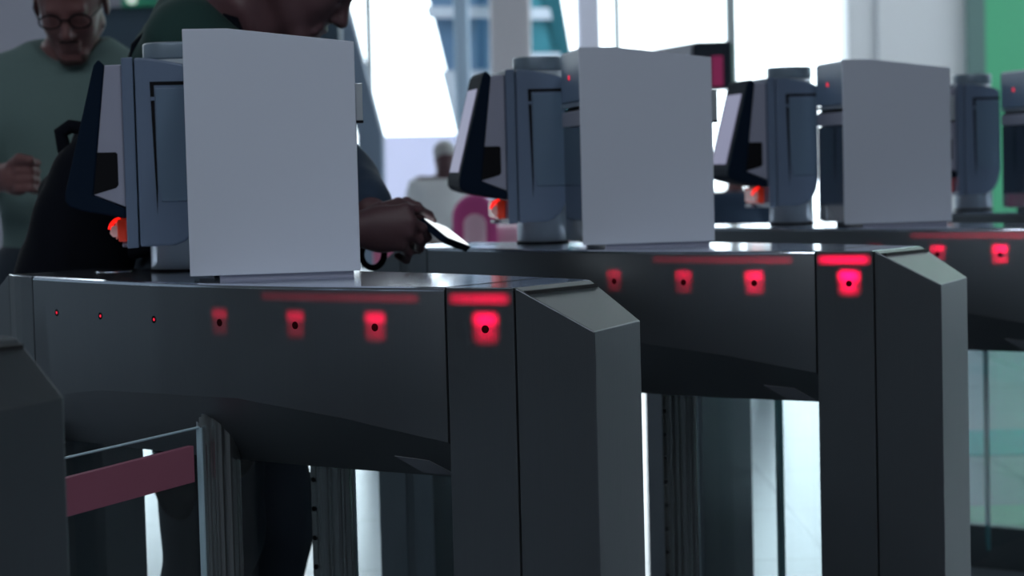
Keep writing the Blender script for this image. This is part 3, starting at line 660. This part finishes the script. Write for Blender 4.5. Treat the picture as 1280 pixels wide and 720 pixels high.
# ---- far, out-of-focus background
def translucent(name, col):
    m = bpy.data.materials.new(name); m.use_nodes = True; nt = m.node_tree; nt.nodes.remove(nt.nodes['Principled BSDF'])
    t = nt.nodes.new('ShaderNodeBsdfTranslucent'); d = nt.nodes.new('ShaderNodeBsdfDiffuse'); mx = nt.nodes.new('ShaderNodeMixShader')
    t.inputs[0].default_value = (*col, 1); d.inputs[0].default_value = (*col, 1); mx.inputs[0].default_value = .45
    nt.links.new(t.outputs[0], mx.inputs[1]); nt.links.new(d.outputs[0], mx.inputs[2]); nt.links.new(mx.outputs[0], nt.nodes['Material Output'].inputs[0]); return m
PINK = mat('pale_pink_upholstery', (.90, .60, .72), .7); MAGENTA = mat('magenta_upholstery', (.65, .09, .33), .6)
def far_person(name_label, x, ytop, d, cloth, trous, skin, hairm, wid=.15, seated=False):
    l, _, zt = px(x, ytop, d); root = empty('person', H(l, d, 0), name_label, 'person')
    k = zt/1.70 if not seated else 1.; zz = lambda z: z*k if not seated else z-(1.70-zt)
    hc = np.array((l, d, zz(1.58))); hd, hp, hR = head_prims(hc, (.2, -1, -.15), (0, -.15, 1), k)
    to = [ell((l, d, zz(1.16)), (wid, .11, .24*k), None, .08), seg((l-wid*.85, d, zz(1.38)), (l+wid*.85, d, zz(1.38)), .055, None, .06)]
    nk = [seg((l, d, zz(1.40)), (l, d-.01, zz(1.52)), .055, .05, .03)]
    ar = []
    for s_ in (-1, 1):
        a, b, c_ = np.array((l+s_*wid, d, zz(1.38))), np.array((l+s_*(wid+.05), d, zz(1.12))), np.array((l+s_*(wid*.6), d-.2, zz(1.06)))
        ar += [seg(a, b, .05, .04, .03), seg(b, c_, .04, .028, .02), seg(c_, c_+[-s_*.03, -.05, .0], .03, .022, .02)]
        for j in range(4): q = c_+np.array((-s_*.03+(j-1.5)*.016, -.05, -.01)); ar += [seg(q, q+[0, -.045, -.02], .009, .008, .004)]
    lg = []; ft = []
    for s_ in (-1, 1):
        hp_ = np.array((l+s_*.085, d, zz(.92)))
        if seated: kn_ = hp_+[s_*.04, -.42, .0]; an_ = kn_*[1, 1, 0]+[0, 0, .09]
        else: kn_ = np.array((l+s_*.09, d-.02, zz(.49))); an_ = np.array((l+s_*.10, d+.02, .09))
        lg += [seg(hp_, kn_, .085, .06, .04), seg(kn_, an_, .06, .038, .03)]; ft.append(an_)
    grow('body', to+nk+hd+ar+lg, .011, skin, root)
    grow('top', to+[q for i, q in enumerate(ar) if i % 7 < 2], .012, cloth, root, .018, (zcut(zz(.85)), zcut(zz(1.43), False)), folds(.006, 30))
    grow('trousers', lg, .013, trous, root, .018, (), folds(.005, 30))
    grow('hair', [ell(hp(-.018, 0, .045), np.array((.108, .086, .092))*k, hR, .02)], .009, hairm, root, 0, ())
    for a in ft: grow('shoe', shoe_prims(a, (0, -1, 0)), .012, SHOE, root, 0, (zcut(0),))
    return root
far_person('blurred person in pale grey clothes far behind the phone', 556, 178, 12.5, mat('pale_grey_cloth', (.85, .87, .88), .9), mat('beige_trousers', (.4, .35, .32), .9), SKIN, mat('grey_hair', (.45, .45, .45), .8))
tag(hbox('low_partition', px(452, 170, 15.2)[0], px(612, 170, 15.2)[0], 15.2, 15.3, 0, px(520, 169, 15.2)[2], translucent('translucent_lavender', (.86, .85, .95)), bev=.01), 'low frosted pale lavender partition in front of the window, far behind the phone', 'partition')  # pale low wall, made translucent to brighten it against the windows
fp = far_person('blurred dark-clothed person sitting far behind the reader of the third gate', 918, 184, 13.5, NAVY, BLACKC, SKIN2, HAIRM, .17, True)
l, d, z = px(918, 184, 13.5)
zs = .92-(1.70-z)-.12
bn = empty('stool', H(l, d, 0), 'low dark stool far behind, under the seated person in dark clothes', 'stool')
def near0(o, e): o.parent = e; o.matrix_parent_inverse = Matrix.Translation(-e.location); return o
near0(hbox('seat', l-.16, l+.16, d-.10, d+.2, zs-.06, zs, SLATE, bev=.01), bn)
for q in (-.12, .12): near0(hbox('leg', l+q-.02, l+q+.02, d-.08, d+.18, 0, zs-.06, CHROME, bev=.004), bn)
# pink seat with a rounded magenta back, far behind the phone
dk = 8.6
cn = empty('tub_chair', H(*px(600, 300, dk)[:2], 0), 'blurred pink tub chair with a rounded magenta back, far behind the second gate reader', 'chair')
pts = []
la, lb = px(568, 300, dk)[0], px(620, 300, dk)[0]; zt = px(596, 243, dk)[2]; lm = (la+lb)/2; rx = (lb-la)/2
def arch(rx, zt, d, th, m, name):
    q = [H(lm-rx, d, .42)]+[H(lm+rx*math.cos(t), d, zt-rx+rx*math.sin(t)) for t in [math.pi*(1-i/16) for i in range(17)]]+[H(lm+rx, d, .42)]
    return near0(prism(name, q, H(0, th), m, bev=.02), cn)
rx = .088; arch(rx, zt, dk, .10, MAGENTA, 'backrest'); arch(rx*.5, zt-.075, dk-.035, .04, PINK, 'back_cushion')
near0(hbox('armrest', lm+.02, lm+.62, dk+.12, dk+.42, .25, px(600, 285, dk)[2], PINK, bev=.04), cn)
near0(hbox('seat', lm-.06, lm+.6, dk-.35, dk+.4, .22, .44, PINK, bev=.05), cn)
for a in (.0, .5):
    for b in (-.28, .33): near0(cyl('leg', H(lm+a, dk+b, 0), .02, .23, CHROME), cn)
# small pink holdall on a stand behind the hands
sb_ = empty('holdall', H(*px(484, 330, 8.0)[:2], 0), 'pink bag on a low stand, seen just below the hands holding the phone', 'bag')
a_ = px(486, 318, 8.0)
near0(hbox('bag_body', a_[0]-.055, a_[0]+.04, 7.95, 8.15, a_[2]-.06, a_[2]+.05, MAGENTA if False else mat('pink_canvas', (.85, .25, .42), .7), bev=.02), sb_)
near0(hbox('stand_top', a_[0]-.12, a_[0]+.1, 7.9, 8.2, a_[2]-.09, a_[2]-.06, CHROME, bev=.004), sb_)
near0(cyl('stand_post', H(a_[0], 8.05, 0), .025, a_[2]-.09, CHROME), sb_)
# sign box on a post with a magenta glow
ds = 8.2
la, lb = px(868, 60, ds)[0], px(915, 60, ds)[0]; z0, z1 = px(890, 111, ds)[2], px(890, 52, ds)[2]
sg = empty('display_kiosk', H((la+lb)/2, ds, 0), 'dark display box with a magenta glow, seen above the middle tall panel', 'display')
lc = px(790, 60, ds+.9)[0]
near0(prism('screen_box', [H(la, ds, z0), H(lb, ds, z0), H(lb+.02, ds+.12, z0), H(lc, ds+.95, z0), H(lc-.05, ds+.85, z0)], (0, 0, z1-z0), mat('dark_display_case', (.02, .035, .06), .4), bev=.01), sg)
near0(prism('side_panel', [H(la-.006, ds+.0, z0+.02), H(lc-.05, ds+.84, z0+.02), H(lc-.055, ds+.83, z0+.02), H(la-.016, ds-.006, z0+.02)], (0, 0, z1-z0-.03), mat('pale_side_panel', (.42, .45, .52), .6)), sg)
near0(hbox('glowing_panel', px(889, 60, ds)[0], px(903, 60, ds)[0], ds-.012, ds-.004, px(890, 108, ds)[2], px(890, 70, ds)[2], mat('magenta_glow', (.2, .02, .08), .5, emit=(.7, .06, .25), est=.18)), sg)
near0(hbox('post', la-.02, lb-.09, ds+.05, ds+.10, 0, z0, CHROME, bev=.004), sg)
near0(hbox('base', la-.16, lb-.02, ds-.05, ds+.25, 0, .03, CHROME, bev=.004), sg)
